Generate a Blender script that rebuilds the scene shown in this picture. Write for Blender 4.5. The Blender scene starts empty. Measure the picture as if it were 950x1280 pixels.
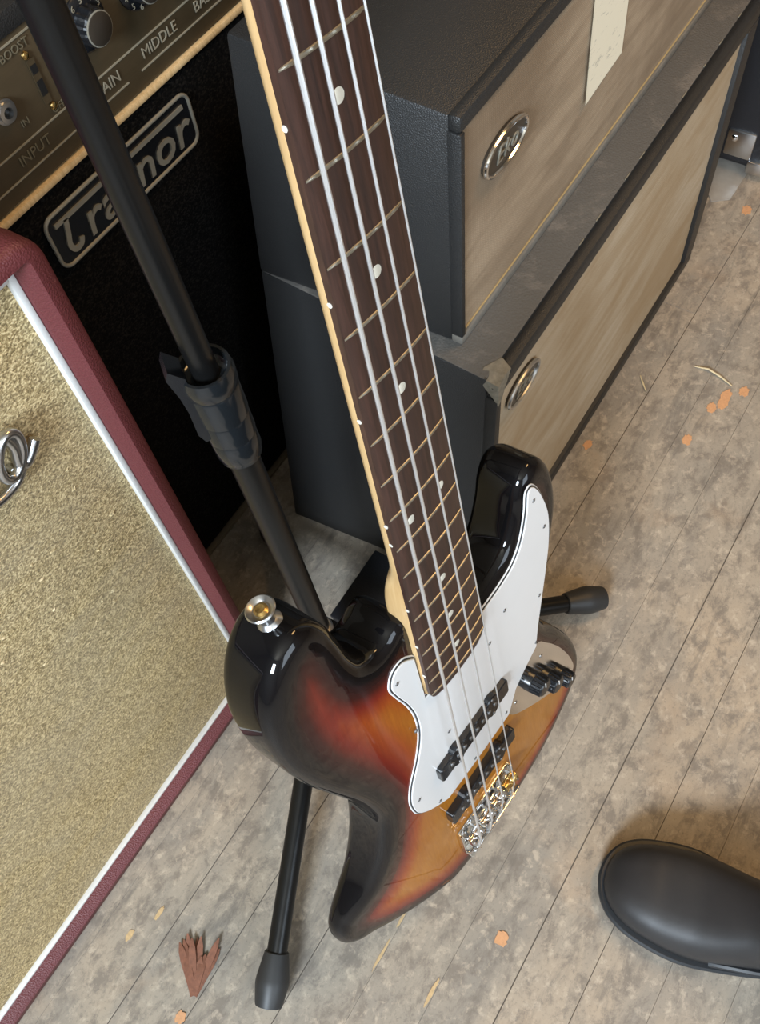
import bpy, bmesh, math, random
from mathutils import Matrix, Vector
from mathutils.geometry import delaunay_2d_cdt

random.seed(7)
SC = bpy.context.scene
COL = SC.collection
PI = math.pi

# ---------------------------------------------------------------- camera
FPX = 1137.0
RW = ((0.5332463393550546, -0.8418259628198692, -0.0835307720952827),
      (-0.756140103716581, -0.4300226711034923, -0.49328758943287404),
      (0.37934217418567107, 0.3262047679900123, -0.8658463860435465))   # rows: right, down, forward
cam = bpy.data.cameras.new('camera')
cam.sensor_fit = 'VERTICAL'
cam.sensor_height = 36.0
cam.lens = FPX / 1280.0 * 36.0
cam.clip_start = 0.02
cam_o = bpy.data.objects.new('camera', cam)
COL.objects.link(cam_o)
M = Matrix.Identity(4)
for i in range(3):
    M[i][0], M[i][1], M[i][2] = RW[0][i], -RW[1][i], -RW[2][i]
M[2][3] = 1.08
cam_o.matrix_world = M
SC.camera = cam_o

# ---------------------------------------------------------------- world, lights, exposure
W = bpy.data.worlds.new('world'); SC.world = W
W.use_nodes = True
bg = W.node_tree.nodes['Background']
bg.inputs[0].default_value = (0.62, 0.78, 1.0, 1)
bg.inputs[1].default_value = 0.9
SC.view_settings.view_transform = 'Standard'
SC.view_settings.look = 'None'
SC.view_settings.gamma = 1.0
SC.view_settings.use_curve_mapping = False
SC.view_settings.exposure = -0.08


def area(name, loc, target, sx, sy, power, color):
    l = bpy.data.lights.new(name, 'AREA')
    l.shape = 'RECTANGLE'; l.size = sx; l.size_y = sy
    l.energy = power; l.color = color
    o = bpy.data.objects.new(name, l); COL.objects.link(o)
    d = Vector(target) - Vector(loc)
    o.rotation_euler = d.to_track_quat('-Z', 'Y').to_euler()
    o.location = loc
    return o


# daylight entering by the two shop windows (front wall and left wall), warm ceiling lamps
area('window_front_offscreen', (-0.75, -2.14, 1.75), (-0.75, 0, 1.75), 1.4, 1.4, 46, (0.78, 0.89, 1.0))
area('window_left_offscreen', (-2.34, -0.45, 2.0), (0, -0.45, 2.0), 0.80, 0.80, 215, (0.76, 0.88, 1.0))
area('ceiling_lamp_offscreen', (1.5, -0.5, 2.66), (1.5, -0.5, 0), 1.15, 0.28, 30, (1.0, 0.60, 0.24))


# ---------------------------------------------------------------- materials
def nmat(name):
    m = bpy.data.materials.new(name); m.use_nodes = True
    nt = m.node_tree
    b = nt.nodes['Principled BSDF']
    return m, nt, b


def mix_rgb(nt, fac, a, b, mode='MIX'):
    n = nt.nodes.new('ShaderNodeMix'); n.data_type = 'RGBA'; n.blend_type = mode
    for s, v in ((0, fac), (6, a), (7, b)):
        if hasattr(v, 'links'):
            nt.links.new(v, n.inputs[s])
        elif isinstance(v, (int, float)):
            n.inputs[s].default_value = v
        else:
            n.inputs[s].default_value = (*v, 1)
    return n.outputs[2]


def ramp(nt, fac, stops, interp='LINEAR'):
    n = nt.nodes.new('ShaderNodeValToRGB'); n.color_ramp.interpolation = interp
    el = n.color_ramp.elements
    while len(el) < len(stops):
        el.new(0.5)
    for e, (p, c) in zip(el, stops):
        e.position = p
        e.color = (*c, 1) if len(c) == 3 else c
    nt.links.new(fac, n.inputs[0])
    return n.outputs[0]


def noise(nt, vec, scale, detail=4, rough=0.6, dist=0.0):
    n = nt.nodes.new('ShaderNodeTexNoise')
    n.inputs['Scale'].default_value = scale
    n.inputs['Detail'].default_value = detail
    n.inputs['Roughness'].default_value = rough
    n.inputs['Distortion'].default_value = dist
    nt.links.new(vec, n.inputs['Vector'])
    return n.outputs['Fac']


def wpos(nt, scale=(1, 1, 1)):
    g = nt.nodes.new('ShaderNodeNewGeometry')
    m = nt.nodes.new('ShaderNodeMapping')
    m.inputs['Scale'].default_value = scale
    nt.links.new(g.outputs['Position'], m.inputs['Vector'])
    return m.outputs[0]


def opos(nt, scale=(1, 1, 1)):
    g = nt.nodes.new('ShaderNodeTexCoord')
    m = nt.nodes.new('ShaderNodeMapping')
    m.inputs['Scale'].default_value = scale
    nt.links.new(g.outputs['Object'], m.inputs['Vector'])
    return m.outputs[0]


def bump(nt, b, h, strength, dist=0.001):
    n = nt.nodes.new('ShaderNodeBump')
    n.inputs['Strength'].default_value = strength
    n.inputs['Distance'].default_value = dist
    nt.links.new(h, n.inputs['Height'])
    nt.links.new(n.outputs[0], b.inputs['Normal'])


def plain(name, col, rough=0.5, metal=0.0, coat=0.0, spec=0.5, var=0.12, scale=60):
    m, nt, b = nmat(name)
    p = opos(nt)
    f = noise(nt, p, scale, 3)
    c = mix_rgb(nt, f, tuple(x * (1 - var) for x in col), tuple(min(1, x * (1 + var)) for x in col))
    nt.links.new(c, b.inputs['Base Color'])
    b.inputs['Roughness'].default_value = rough
    b.inputs['Metallic'].default_value = metal
    b.inputs['Coat Weight'].default_value = coat
    b.inputs['Specular IOR Level'].default_value = spec
    return m


def floor_mat():
    m, nt, b = nmat('worn_floor_paint')
    p = wpos(nt)
    pl = wpos(nt, (0.22, 1.0, 1.0))
    big = noise(nt, p, 3.2, 4, 0.6)
    mid = noise(nt, wpos(nt, (0.7, 1.0, 1.0)), 40, 8, 0.74, 0.25)
    mid2 = noise(nt, wpos(nt, (0.9, 1.0, 1.0)), 75, 6, 0.7, 0.3)
    fine = noise(nt, p, 260, 5, 0.75, 0.2)
    grain = noise(nt, pl, 30, 7, 0.72, 0.3)
    warm = noise(nt, p, 8, 4, 0.6, 0.3)
    patch = noise(nt, wpos(nt, (0.45, 1.0, 1.0)), 11, 5, 0.62, 0.4)
    base = ramp(nt, big, [(0.34, (0.300, 0.265, 0.216)), (0.5, (0.345, 0.290, 0.225)), (0.66, (0.385, 0.305, 0.222))])
    c = mix_rgb(nt, ramp(nt, patch, [(0.38, (0.65, 0.65, 0.65)), (0.56, (0, 0, 0))]), base, (0.205, 0.188, 0.165))
    c = mix_rgb(nt, ramp(nt, mid, [(0.40, (0.75, 0.75, 0.75)), (0.52, (0, 0, 0))]), c, (0.165, 0.138, 0.112))
    c = mix_rgb(nt, ramp(nt, mid2, [(0.53, (0, 0, 0)), (0.66, (0.6, 0.6, 0.6))]), c, (0.52, 0.435, 0.335))
    c = mix_rgb(nt, ramp(nt, grain, [(0.32, (0.75, 0.75, 0.75)), (0.46, (0, 0, 0))]), c, (0.135, 0.118, 0.10))
    c = mix_rgb(nt, ramp(nt, warm, [(0.58, (0, 0, 0)), (0.76, (0.4, 0.4, 0.4))]), c, (0.46, 0.315, 0.195))
    c = mix_rgb(nt, ramp(nt, fine, [(0.32, (0.6, 0.6, 0.6)), (0.46, (0, 0, 0))]), c, (0.15, 0.13, 0.11))
    nt.links.new(c, b.inputs['Base Color'])
    r = ramp(nt, mid, [(0.3, (0.66, 0.66, 0.66)), (0.7, (0.46, 0.46, 0.46))])
    nt.links.new(r, b.inputs['Roughness'])
    bump(nt, b, fine, 0.3, 0.0006)
    return m


def tolex(name, col, rough=0.45, grain=900, strength=0.5, scuff=(0.2, 0.22, 0.25), amount=0.66):
    m, nt, b = nmat(name)
    p = wpos(nt)
    v = nt.nodes.new('ShaderNodeTexVoronoi'); v.inputs['Scale'].default_value = grain
    nt.links.new(p, v.inputs['Vector'])
    s = noise(nt, p, 22, 6, 0.75, 0.4)
    s2 = noise(nt, p, 3.5, 3, 0.5)
    c0 = mix_rgb(nt, s2, tuple(x * .8 for x in col), tuple(x * 1.25 for x in col))
    c = mix_rgb(nt, ramp(nt, s, [(amount, (0, 0, 0)), (amount + 0.14, (0.55, 0.55, 0.55))]), c0, scuff)
    nt.links.new(c, b.inputs['Base Color'])
    b.inputs['Roughness'].default_value = rough
    bump(nt, b, v.outputs['Distance'], strength, 0.0006)
    return m


def grille(name, c_lo, c_mid, c_hi, freq, bump_s=0.6, stain=0.4, blotch=None, spec=0.5, rough=0.7):
    m, nt, b = nmat(name)
    p = wpos(nt)
    wv = noise(nt, wpos(nt, (1.0, 1.0, 1.35)), freq, 2, 0.5)
    fine = noise(nt, p, freq * 2.3, 2, 0.6)
    big = noise(nt, wpos(nt, (1.0, 1, 2.6)), 5.5, 5, 0.65, 0.6)
    c = ramp(nt, wv, [(0.30, c_lo), (0.5, c_mid), (0.68, c_hi)])
    c = mix_rgb(nt, ramp(nt, fine, [(0.58, (0, 0, 0)), (0.75, (0.7, 0.7, 0.7))]), c, c_hi)
    st = ramp(nt, big, [(0.35, (stain, stain, stain)), (0.62, (0, 0, 0))])
    c = mix_rgb(nt, st, c, blotch or tuple(x * .6 for x in c_mid))
    nt.links.new(c, b.inputs['Base Color'])
    b.inputs['Roughness'].default_value = rough
    b.inputs['Specular IOR Level'].default_value = spec
    bump(nt, b, wv, bump_s, 0.0008)
    return m


def weave(name, c_lo, c_hi, freq, stain_col, stain=0.5, rough=0.75):
    """cloth woven of level threads, streaked with age"""
    m, nt, b = nmat(name)
    wx = nt.nodes.new('ShaderNodeTexWave'); wx.bands_direction = 'X'
    wz = nt.nodes.new('ShaderNodeTexWave'); wz.bands_direction = 'Z'
    p = wpos(nt)
    for w in (wx, wz):
        w.inputs['Scale'].default_value = freq
        w.inputs['Distortion'].default_value = 0.6
        w.inputs['Detail'].default_value = 1
        nt.links.new(p, w.inputs['Vector'])
    wm = nt.nodes.new('ShaderNodeMath'); wm.operation = 'MULTIPLY'
    nt.links.new(wx.outputs['Fac'], wm.inputs[0]); nt.links.new(wz.outputs['Fac'], wm.inputs[1])
    streak = noise(nt, wpos(nt, (0.7, 1, 6)), 9, 5, 0.65, 0.5)
    big = noise(nt, wpos(nt, (1, 1, 1.6)), 4.5, 4, 0.6, 0.6)
    c = mix_rgb(nt, wm.outputs[0], c_lo, c_hi)
    c = mix_rgb(nt, ramp(nt, streak, [(0.38, (stain * .7,) * 3), (0.6, (0, 0, 0))]), c, stain_col)
    c = mix_rgb(nt, ramp(nt, big, [(0.36, (stain,) * 3), (0.58, (0, 0, 0))]), c, stain_col)
    nt.links.new(c, b.inputs['Base Color'])
    b.inputs['Roughness'].default_value = rough
    bump(nt, b, wm.outputs[0], 0.35, 0.0006)
    return m


def wood(name, c1, c2, scale=(3, 40, 40), rough=0.4, coat=0.0):
    m, nt, b = nmat(name)
    p = opos(nt, scale)
    f = noise(nt, p, 6, 6, 0.65, 0.6)
    c = ramp(nt, f, [(0.3, c1), (0.7, c2)])
    nt.links.new(c, b.inputs['Base Color'])
    b.inputs['Roughness'].default_value = rough
    b.inputs['Coat Weight'].default_value = coat
    b.inputs['Coat Roughness'].default_value = 0.15
    return m


def burst_mat():
    m, nt, b = nmat('sunburst_lacquer')
    a = nt.nodes.new('ShaderNodeAttribute'); a.attribute_name = 'burst'
    n1 = noise(nt, opos(nt, (6, 60, 60)), 8, 5, 0.6, 0.5)
    stops = [(0.0, (0.003, 0.003, 0.004)), (0.14, (0.006, 0.004, 0.004)), (0.25, (0.05, 0.009, 0.005)),
             (0.36, (0.22, 0.022, 0.008)), (0.50, (0.38, 0.075, 0.009)), (0.66, (0.46, 0.165, 0.014)), (1.0, (0.50, 0.205, 0.020))]
    c = ramp(nt, a.outputs['Fac'], stops)
    g = ramp(nt, n1, [(0.3, (0.78, 0.72, 0.66)), (0.7, (1, 1, 1))])
    c = mix_rgb(nt, 0.8, c, g, 'MULTIPLY')
    c = mix_rgb(nt, 1.0, c, (0.74, 0.70, 0.72), 'MULTIPLY')
    nt.links.new(c, b.inputs['Base Color'])
    b.inputs['Roughness'].default_value = 0.6
    b.inputs['Specular IOR Level'].default_value = 0.05
    b.inputs['Coat Weight'].default_value = 0.62
    b.inputs['Coat Roughness'].default_value = 0.025
    return m


def leather_mat():
    m, nt, b = nmat('black_leather')
    p = opos(nt)
    f = noise(nt, p, 300, 3)
    nt.links.new(mix_rgb(nt, noise(nt, p, 20, 4), (0.010, 0.010, 0.011), (0.032, 0.030, 0.030)), b.inputs['Base Color'])
    b.inputs['Roughness'].default_value = 0.5
    bump(nt, b, f, 0.12, 0.0005)
    return m


def brushed(name, col, rough):
    m, nt, b = nmat(name)
    f = noise(nt, wpos(nt, (1, 30, 30)), 40, 4, 0.7)
    s = noise(nt, wpos(nt), 9, 5, 0.7)
    c = mix_rgb(nt, f, tuple(x * .8 for x in col), tuple(x * 1.2 for x in col))
    c = mix_rgb(nt, ramp(nt, s, [(0.45, (0, 0, 0)), (0.7, (0.6, 0.6, 0.6))]), c, tuple(x * .55 for x in col))
    nt.links.new(c, b.inputs['Base Color'])
    b.inputs['Roughness'].default_value = rough
    b.inputs['Metallic'].default_value = 0.35
    return m


def paper_mat():
    m, nt, b = nmat('cream_paper')
    n1 = noise(nt, wpos(nt, (1.0, 1, 3.2)), 70, 3, 0.7, 0.6)
    c = mix_rgb(nt, ramp(nt, n1, [(0.60, (0, 0, 0)), (0.70, (0.75, 0.75, 0.75))]), (0.78, 0.73, 0.58), (0.36, 0.35, 0.29))
    nt.links.new(c, b.inputs['Base Color'])
    b.inputs['Roughness'].default_value = 0.8
    return m


MAT = {
    'floor': floor_mat(),
    'subfloor': plain('dark_joint', (0.13, 0.11, 0.09), 0.9),
    'wall': plain('painted_wall', (0.27, 0.23, 0.18), 0.85, scale=5),
    'ceiling': plain('painted_ceiling', (0.34, 0.29, 0.22), 0.9, scale=4),
    'wood_trim': wood('pale_wood_edge', (0.50, 0.33, 0.15), (0.72, 0.53, 0.29), (60, 60, 2)),
    'bottom_trim': plain('pale_edge_strip', (0.16, 0.13, 0.085), 0.6),
    'black_tolex': tolex('black_tolex', (0.012, 0.012, 0.012), 0.5, 700, 0.5, (0.05, 0.05, 0.05)),
    'cab_tolex': tolex('black_cabinet_tolex', (0.0185, 0.0185, 0.0185), 0.45, 900, 0.6, (0.05, 0.065, 0.075), 0.66),
    'cab_worn': tolex('scuffed_grey_tolex', (0.085, 0.080, 0.073), 0.7, 420, 0.6, (0.17, 0.15, 0.13), 0.5),
    'grey_strip': plain('dusty_grey_strip', (0.15, 0.138, 0.118), 0.8, scale=60, var=0.35),
    'bare_wood': plain('bare_chipped_wood', (0.20, 0.18, 0.14), 0.9, scale=160, var=0.6),
    'red_tolex': tolex('oxblood_tolex', (0.108, 0.022, 0.025), 0.5, 650, 0.6, (0.40, 0.17, 0.17), 0.66),
    'piping': plain('pale_piping', (0.62, 0.62, 0.60), 0.35),
    'gold_cloth': grille('gold_sparkle_cloth', (0.10, 0.065, 0.022), (0.37, 0.275, 0.125), (0.80, 0.65, 0.37), 560, 0.7, 0.35, (0.34, 0.295, 0.215)),
    'tan_cloth': weave('tan_grille_cloth', (0.33, 0.25, 0.17), (0.52, 0.42, 0.30), 150, (0.19, 0.135, 0.085), 0.75),
    'pale_cloth': weave('pale_grille_cloth', (0.44, 0.36, 0.255), (0.63, 0.53, 0.395), 150, (0.34, 0.235, 0.125), 0.7),
    'black_cloth': grille('black_grille_cloth', (0.002, 0.002, 0.002), (0.004, 0.004, 0.004), (0.016, 0.014, 0.012), 420, 0.6, 0.0, None, 0.06, 0.95),
    'panel': brushed('bronze_panel', (0.085, 0.062, 0.034), 0.42),
    'print': plain('pale_print', (0.23, 0.205, 0.15), 0.6),
    'print_dim': plain('worn_print', (0.12, 0.10, 0.062), 0.6),
    'silver': plain('dull_silver', (0.30, 0.285, 0.235), 0.45, 0.4),
    'chrome': plain('chrome', (0.78, 0.78, 0.78), 0.12, 1.0, var=0.03),
    'nickel': plain('worn_nickel', (0.55, 0.55, 0.55), 0.28, 1.0, var=0.1),
    'brass': plain('brass', (0.75, 0.52, 0.20), 0.25, 1.0),
    'black_metal': plain('black_powder_coat', (0.0055, 0.0055, 0.0055), 0.30, 0.0, spec=0.28, var=0.2, scale=200),
    'black_plastic': plain('black_plastic', (0.008, 0.009, 0.011), 0.26),
    'collar_plastic': plain('glossy_collar_plastic', (0.010, 0.012, 0.014), 0.16),
    'rubber': plain('grey_black_rubber', (0.022, 0.022, 0.022), 0.5),
    'burst': burst_mat(),
    'maple': wood('amber_maple', (0.56, 0.35, 0.155), (0.68, 0.46, 0.225), (3, 30, 30), 0.25, 0.6),
    'rosewood': wood('rosewood', (0.022, 0.011, 0.008), (0.060, 0.027, 0.019), (5, 90, 60), 0.42),
    'guard_white': plain('white_plastic', (0.66, 0.66, 0.66), 0.18, var=0.02),
    'guard_black': plain('black_ply', (0.01, 0.01, 0.01), 0.4),
    'pearl': plain('pearl_dot', (0.62, 0.60, 0.52), 0.3),
    'string': plain('steel_string', (0.78, 0.78, 0.78), 0.40, 0.9, var=0.04),
    'fretwire': plain('aged_fretwire', (0.38, 0.35, 0.28), 0.42, 0.9, var=0.1),
    'pole': plain('grey_pole_steel', (0.22, 0.22, 0.22), 0.45, 0.9),
    'leather': leather_mat(),
    'sole': plain('black_sole', (0.016, 0.018, 0.021), 0.45),
    'paper': paper_mat(),
    'tape': plain('silver_grey_tape', (0.33, 0.30, 0.26), 0.32, 0.1, var=0.3, scale=30),
    'case': tolex('black_case_vinyl', (0.010, 0.011, 0.014), 0.5, 500, 0.4),
    'orange': plain('orange_paint', (0.56, 0.29, 0.14), 0.65, scale=300, var=0.25),
    'straw': plain('straw', (0.62, 0.50, 0.30), 0.6),
    'gold_line': plain('dull_gold_piping', (0.34, 0.25, 0.12), 0.5),
    'ochre': plain('ochre_wood_chip', (0.50, 0.35, 0.18), 0.7, scale=300, var=0.3),
    'leaf': plain('rust_brown_leaf', (0.20, 0.080, 0.045), 0.8, scale=250, var=0.5),
    'oval_dark': plain('dark_enamel', (0.030, 0.024, 0.018), 0.3),
    'glass': None,
}
m, nt, b = nmat('window_glass')
b.inputs['Transmission Weight'].default_value = 1.0
b.inputs['Roughness'].default_value = 0.0
b.inputs['IOR'].default_value = 1.1
MAT['glass'] = m


# ---------------------------------------------------------------- mesh helpers
def link(o, parent=None):
    COL.objects.link(o)
    if parent is not None:
        o.parent = parent
    return o


def mobj(name, verts, faces, mat, parent=None, smooth=False, mats=None, fmat=None):
    me = bpy.data.meshes.new(name)
    me.from_pydata([tuple(v) for v in verts], [], faces)
    me.validate()
    for mm in (mats or [mat]):
        me.materials.append(MAT[mm])
    if fmat:
        for p, k in zip(me.polygons, fmat):
            p.material_index = k
    bm = bmesh.new(); bm.from_mesh(me)
    bmesh.ops.recalc_face_normals(bm, faces=bm.faces)
    bm.to_mesh(me); bm.free()
    if smooth:
        me.polygons.foreach_set('use_smooth', [True] * len(me.polygons))
        if smooth != 'all':
            me.set_sharp_from_angle(angle=math.radians(38))
    return link(bpy.data.objects.new(name, me), parent)


def hexa(name, c8, mat, parent=None, bevel=0.0, segs=2, mats=None, pick=None):
    """c8: bottom four (ccw) then top four; pick(normal) -> material slot"""
    bm = bmesh.new()
    v = [bm.verts.new(p) for p in c8]
    for f in ((3, 2, 1, 0), (4, 5, 6, 7), (0, 1, 5, 4), (1, 2, 6, 5), (2, 3, 7, 6), (3, 0, 4, 7)):
        bm.faces.new([v[i] for i in f])
    bmesh.ops.recalc_face_normals(bm, faces=bm.faces)
    if bevel:
        bmesh.ops.bevel(bm, geom=list(bm.edges), offset=bevel, segments=segs, profile=0.5, affect='EDGES')
    bm.normal_update()
    me = bpy.data.meshes.new(name)
    if pick:
        for f in bm.faces:
            f.material_index = pick(f.normal, f.calc_center_median())
    bm.to_mesh(me); bm.free()
    for mm in (mats or [mat]):
        me.materials.append(MAT[mm])
    if bevel:
        me.polygons.foreach_set('use_smooth', [True] * len(me.polygons))
        me.set_sharp_from_angle(angle=math.radians(40))
    return link(bpy.data.objects.new(name, me), parent)


def box(name, x0, x1, y0, y1, z0, z1, mat, parent=None, bevel=0.0, segs=2, mats=None, pick=None):
    return hexa(name, [(x0, y0, z0), (x1, y0, z0), (x1, y1, z0), (x0, y1, z0), (x0, y0, z1), (x1, y0, z1), (x1, y1, z1), (x0, y1, z1)],
                mat, parent, bevel, segs, mats, pick)


def frame_for(d):
    d = d.normalized()
    a = Vector((0, 0, 1)) if abs(d.z) < 0.9 else Vector((1, 0, 0))
    x = d.cross(a).normalized()
    return x, d.cross(x).normalized()


def tube_geo(pts, rad, segs=12, caps=True, closed=False):
    pts = [Vector(p) for p in pts]
    n = len(pts)
    if not hasattr(rad, '__len__'):
        rad = [rad] * n
    V, Fc = [], []
    prevx = None
    for i, p in enumerate(pts):
        if closed:
            d = pts[(i + 1) % n] - pts[i - 1]
        else:
            d = pts[min(i + 1, n - 1)] - pts[max(i - 1, 0)]
        d.normalize()
        if prevx is None:
            x, y = frame_for(d)
        else:
            x = (prevx - d * prevx.dot(d)).normalized(); y = d.cross(x)
        prevx = x
        for k in range(segs):
            a = 2 * PI * k / segs
            V.append(p + (x * math.cos(a) + y * math.sin(a)) * rad[i])
    for i in range(n if closed else n - 1):
        j = (i + 1) % n
        for k in range(segs):
            l = (k + 1) % segs
            Fc.append((i * segs + k, i * segs + l, j * segs + l, j * segs + k))
    if caps and not closed:
        Fc.append(tuple(range(segs))[::-1]); Fc.append(tuple((n - 1) * segs + k for k in range(segs)))
    return V, Fc


def tube(name, pts, rad, mat, parent=None, segs=14, closed=False):
    V, Fc = tube_geo(pts, rad, segs, True, closed)
    return mobj(name, V, Fc, mat, parent, True)


def lathe(name, prof, mat, parent=None, origin=(0, 0, 0), axis=(0, 0, 1), segs=28):
    """prof: list of (radius, height) along the axis"""
    ax = Vector(axis).normalized(); x, y = frame_for(ax); o = Vector(origin)
    V, Fc = [], []
    for r, h in prof:
        for k in range(segs):
            a = 2 * PI * k / segs
            V.append(o + ax * h + (x * math.cos(a) + y * math.sin(a)) * max(r, 1e-5))
    n = len(prof)
    for i in range(n - 1):
        for k in range(segs):
            l = (k + 1) % segs
            Fc.append((i * segs + k, i * segs + l, (i + 1) * segs + l, (i + 1) * segs + k))
    Fc.append(tuple(range(segs))[::-1]); Fc.append(tuple((n - 1) * segs + k for k in range(segs)))
    return mobj(name, V, Fc, mat, parent, True)


def catmull(P, n=8, closed=True):
    out = []
    L = len(P)
    rng = range(L) if closed else range(L - 1)
    for i in rng:
        p0, p1, p2, p3 = (P[(i - 1) % L], P[i], P[(i + 1) % L], P[(i + 2) % L]) if closed else \
            (P[max(i - 1, 0)], P[i], P[i + 1], P[min(i + 2, L - 1)])
        # centripetal parametrisation keeps uneven spacing from overshooting
        def dist(a, b): return max(1e-6, math.hypot(a[0] - b[0], a[1] - b[1])) ** 0.5
        t0 = 0; t1 = t0 + dist(p0, p1); t2 = t1 + dist(p1, p2); t3 = t2 + dist(p2, p3)
        for k in range(n):
            t = t1 + (t2 - t1) * k / n
            q = []
            for c in range(2):
                a1 = ((t1 - t) * p0[c] + (t - t0) * p1[c]) / (t1 - t0)
                a2 = ((t2 - t) * p1[c] + (t - t1) * p2[c]) / (t2 - t1)
                a3 = ((t3 - t) * p2[c] + (t - t2) * p3[c]) / (t3 - t2)
                b1 = ((t2 - t) * a1 + (t - t0) * a2) / (t2 - t0)
                b2 = ((t3 - t) * a2 + (t - t1) * a3) / (t3 - t1)
                q.append(((t2 - t) * b1 + (t - t1) * b2) / (t2 - t1))
            out.append(tuple(q))
    if not closed:
        out.append(tuple(P[-1]))
    return out


def poly_area(P):
    return 0.5 * sum(P[i][0] * P[(i + 1) % len(P)][1] - P[(i + 1) % len(P)][0] * P[i][1] for i in range(len(P)))


def offset(P, d):
    """inward offset for a ccw closed polyline"""
    out = []
    L = len(P)
    for i in range(L):
        ax, ay = P[i - 1]; bx, by = P[(i + 1) % L]
        tx, ty = bx - ax, by - ay
        l = math.hypot(tx, ty) or 1
        out.append((P[i][0] - ty / l * d, P[i][1] + tx / l * d))
    return out


def prism(name, P, z0, z1, mat, parent=None, bevel=0.0, fn=None):
    """flat plate from a closed outline; top edge optionally chamfered"""
    if poly_area(P) < 0:
        P = P[::-1]
    rings = [(P, z0), (P, z1 - bevel)] + ([(offset(P, bevel), z1)] if bevel else [])
    if not bevel:
        rings[1] = (P, z1)
    V, Fc = [], []
    L = len(P)
    for R_, z in rings:
        V += [(x, y, z) for x, y in R_]
    for r in range(len(rings) - 1):
        for i in range(L):
            j = (i + 1) % L
            Fc.append((r * L + i, r * L + j, (r + 1) * L + j, (r + 1) * L + i))
    for r, flip in ((0, True), (len(rings) - 1, False)):
        pts = [Vector(p) for p in rings[r][0]]
        res = delaunay_2d_cdt(pts, [], [list(range(L))], 1, 1e-6)
        if len(res[0]) == L:
            mp = [o[0] for o in res[3]]
            for f in res[2]:
                t = [r * L + mp[k] for k in f]
                Fc.append(tuple(t[::-1] if flip else t))
        else:
            Fc.append(tuple(r * L + k for k in (range(L - 1, -1, -1) if flip else range(L))))
    if fn:
        V = [fn(*v) for v in V]
    return mobj(name, V, Fc, mat, parent)


def text(name, s, size, depth, mat, parent, matrix, shear=0.0, xs=1.0, space=1.0, weight=0.0):
    cu = bpy.data.curves.new('t', 'FONT')
    cu.body = s; cu.size = size; cu.extrude = depth; cu.shear = shear
    cu.space_character = space; cu.offset = weight
    cu.align_x = 'CENTER'; cu.align_y = 'CENTER'; cu.resolution_u = 3
    o = bpy.data.objects.new('t', cu); COL.objects.link(o)
    dg = bpy.context.evaluated_depsgraph_get()
    me = bpy.data.meshes.new_from_object(o.evaluated_get(dg))
    bpy.data.objects.remove(o); bpy.data.curves.remove(cu)
    me.transform(matrix @ Matrix.Diagonal((xs, 1, 1, 1)))
    me.materials.clear(); me.materials.append(MAT[mat])
    me.name = name
    return link(bpy.data.objects.new(name, me), parent)


def rrect(x0, x1, z0, z1, r, n=6, cut=0.0):
    P = []
    for cx, cz, a0 in ((x1 - r, z1 - r, 0), (x0 + r, z1 - r, 90), (x0 + r, z0 + r, 180), (x1 - r, z0 + r, 270)):
        for k in range(n + 1):
            a = math.radians(a0 + 90 * k / n)
            P.append((cx + r * math.cos(a), cz + r * math.sin(a)))
    return P


def face_y(x, y, z, rot=0.0):
    """text frame on a wall that looks towards -Y"""
    return Matrix.Translation((x, y, z)) @ Matrix.Rotation(PI / 2, 4, 'X') @ Matrix.Rotation(rot, 4, 'Z')


def empty(name, loc=(0, 0, 0), matrix=None):
    o = bpy.data.objects.new(name, None); COL.objects.link(o)
    o.empty_display_size = 0.05
    if matrix is not None:
        o.matrix_world = matrix
    else:
        o.location = loc
    return o


def tag(o, label, cat, group=None):
    o['label'] = label; o['category'] = cat
    if group:
        o['group'] = group
    return o


def struct(o, label=None):
    o['kind'] = 'structure'
    if label:
        o['label'] = label
    return o


# ================================================================= the setting
flo = struct(box('floor', -2.4, 3.6, -2.2, 2.2, -0.05, -0.0016, 'subfloor'), 'worn grey beige painted floor of narrow strip boards')
# strip boards run along X; their joints follow the joints seen in the photograph
ys = [-2.2]
while ys[-1] < -0.30:
    ys.append(ys[-1] + 0.0655)
ys = [y for y in ys if y < -0.27] + [-0.215, -0.150, -0.084, -0.019, 0.046, 0.111, 0.176, 0.256, 0.325, 0.392, 0.458, 0.524, 0.59]
while ys[-1] < 2.13:
    ys.append(ys[-1] + 0.0655)
rp = random.Random(3)
BOARD = {}
OPEN = {-0.019: 0.0006, 0.176: 0.00045, 0.256: 0.0005, 0.325: 0.0006, -0.084: 0.0003}     # joints that have opened up


def board_mesh(w, l, g0, g1):
    k = (round(w, 4), round(l, 3), g0, g1)
    if k not in BOARD:
        o = box('b', 0, l - 0.0004, g0, w - g1, -0.0015, 0, 'floor', None, 0.00018, 1)
        me = o.data; me.name = 'floorboard'
        bpy.data.objects.remove(o)
        BOARD[k] = me
    return BOARD[k]


for i in range(len(ys) - 1):
    w = ys[i + 1] - ys[i]
    near = -0.62 < ys[i] < 0.95
    x = -2.4 + rp.choice((0.5, 0.8, 1.1, 1.4)) if near else -2.4
    cuts = [-2.4, x]
    while cuts[-1] < 3.6:
        cuts.append(min(3.6, cuts[-1] + (rp.choice((2.9, 3.2, 3.5)) if near else 6.0)))
    for a, b_ in zip(cuts, cuts[1:]):
        if b_ - a < 0.05:
            continue
        me = board_mesh(w, b_ - a, OPEN.get(round(ys[i], 3), 0.00012), OPEN.get(round(ys[i + 1], 3), 0.00012))
        o = link(bpy.data.objects.new('floorboard', me), flo)
        o.location = (a, ys[i], rp.uniform(-0.00025, 0.00015))

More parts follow.
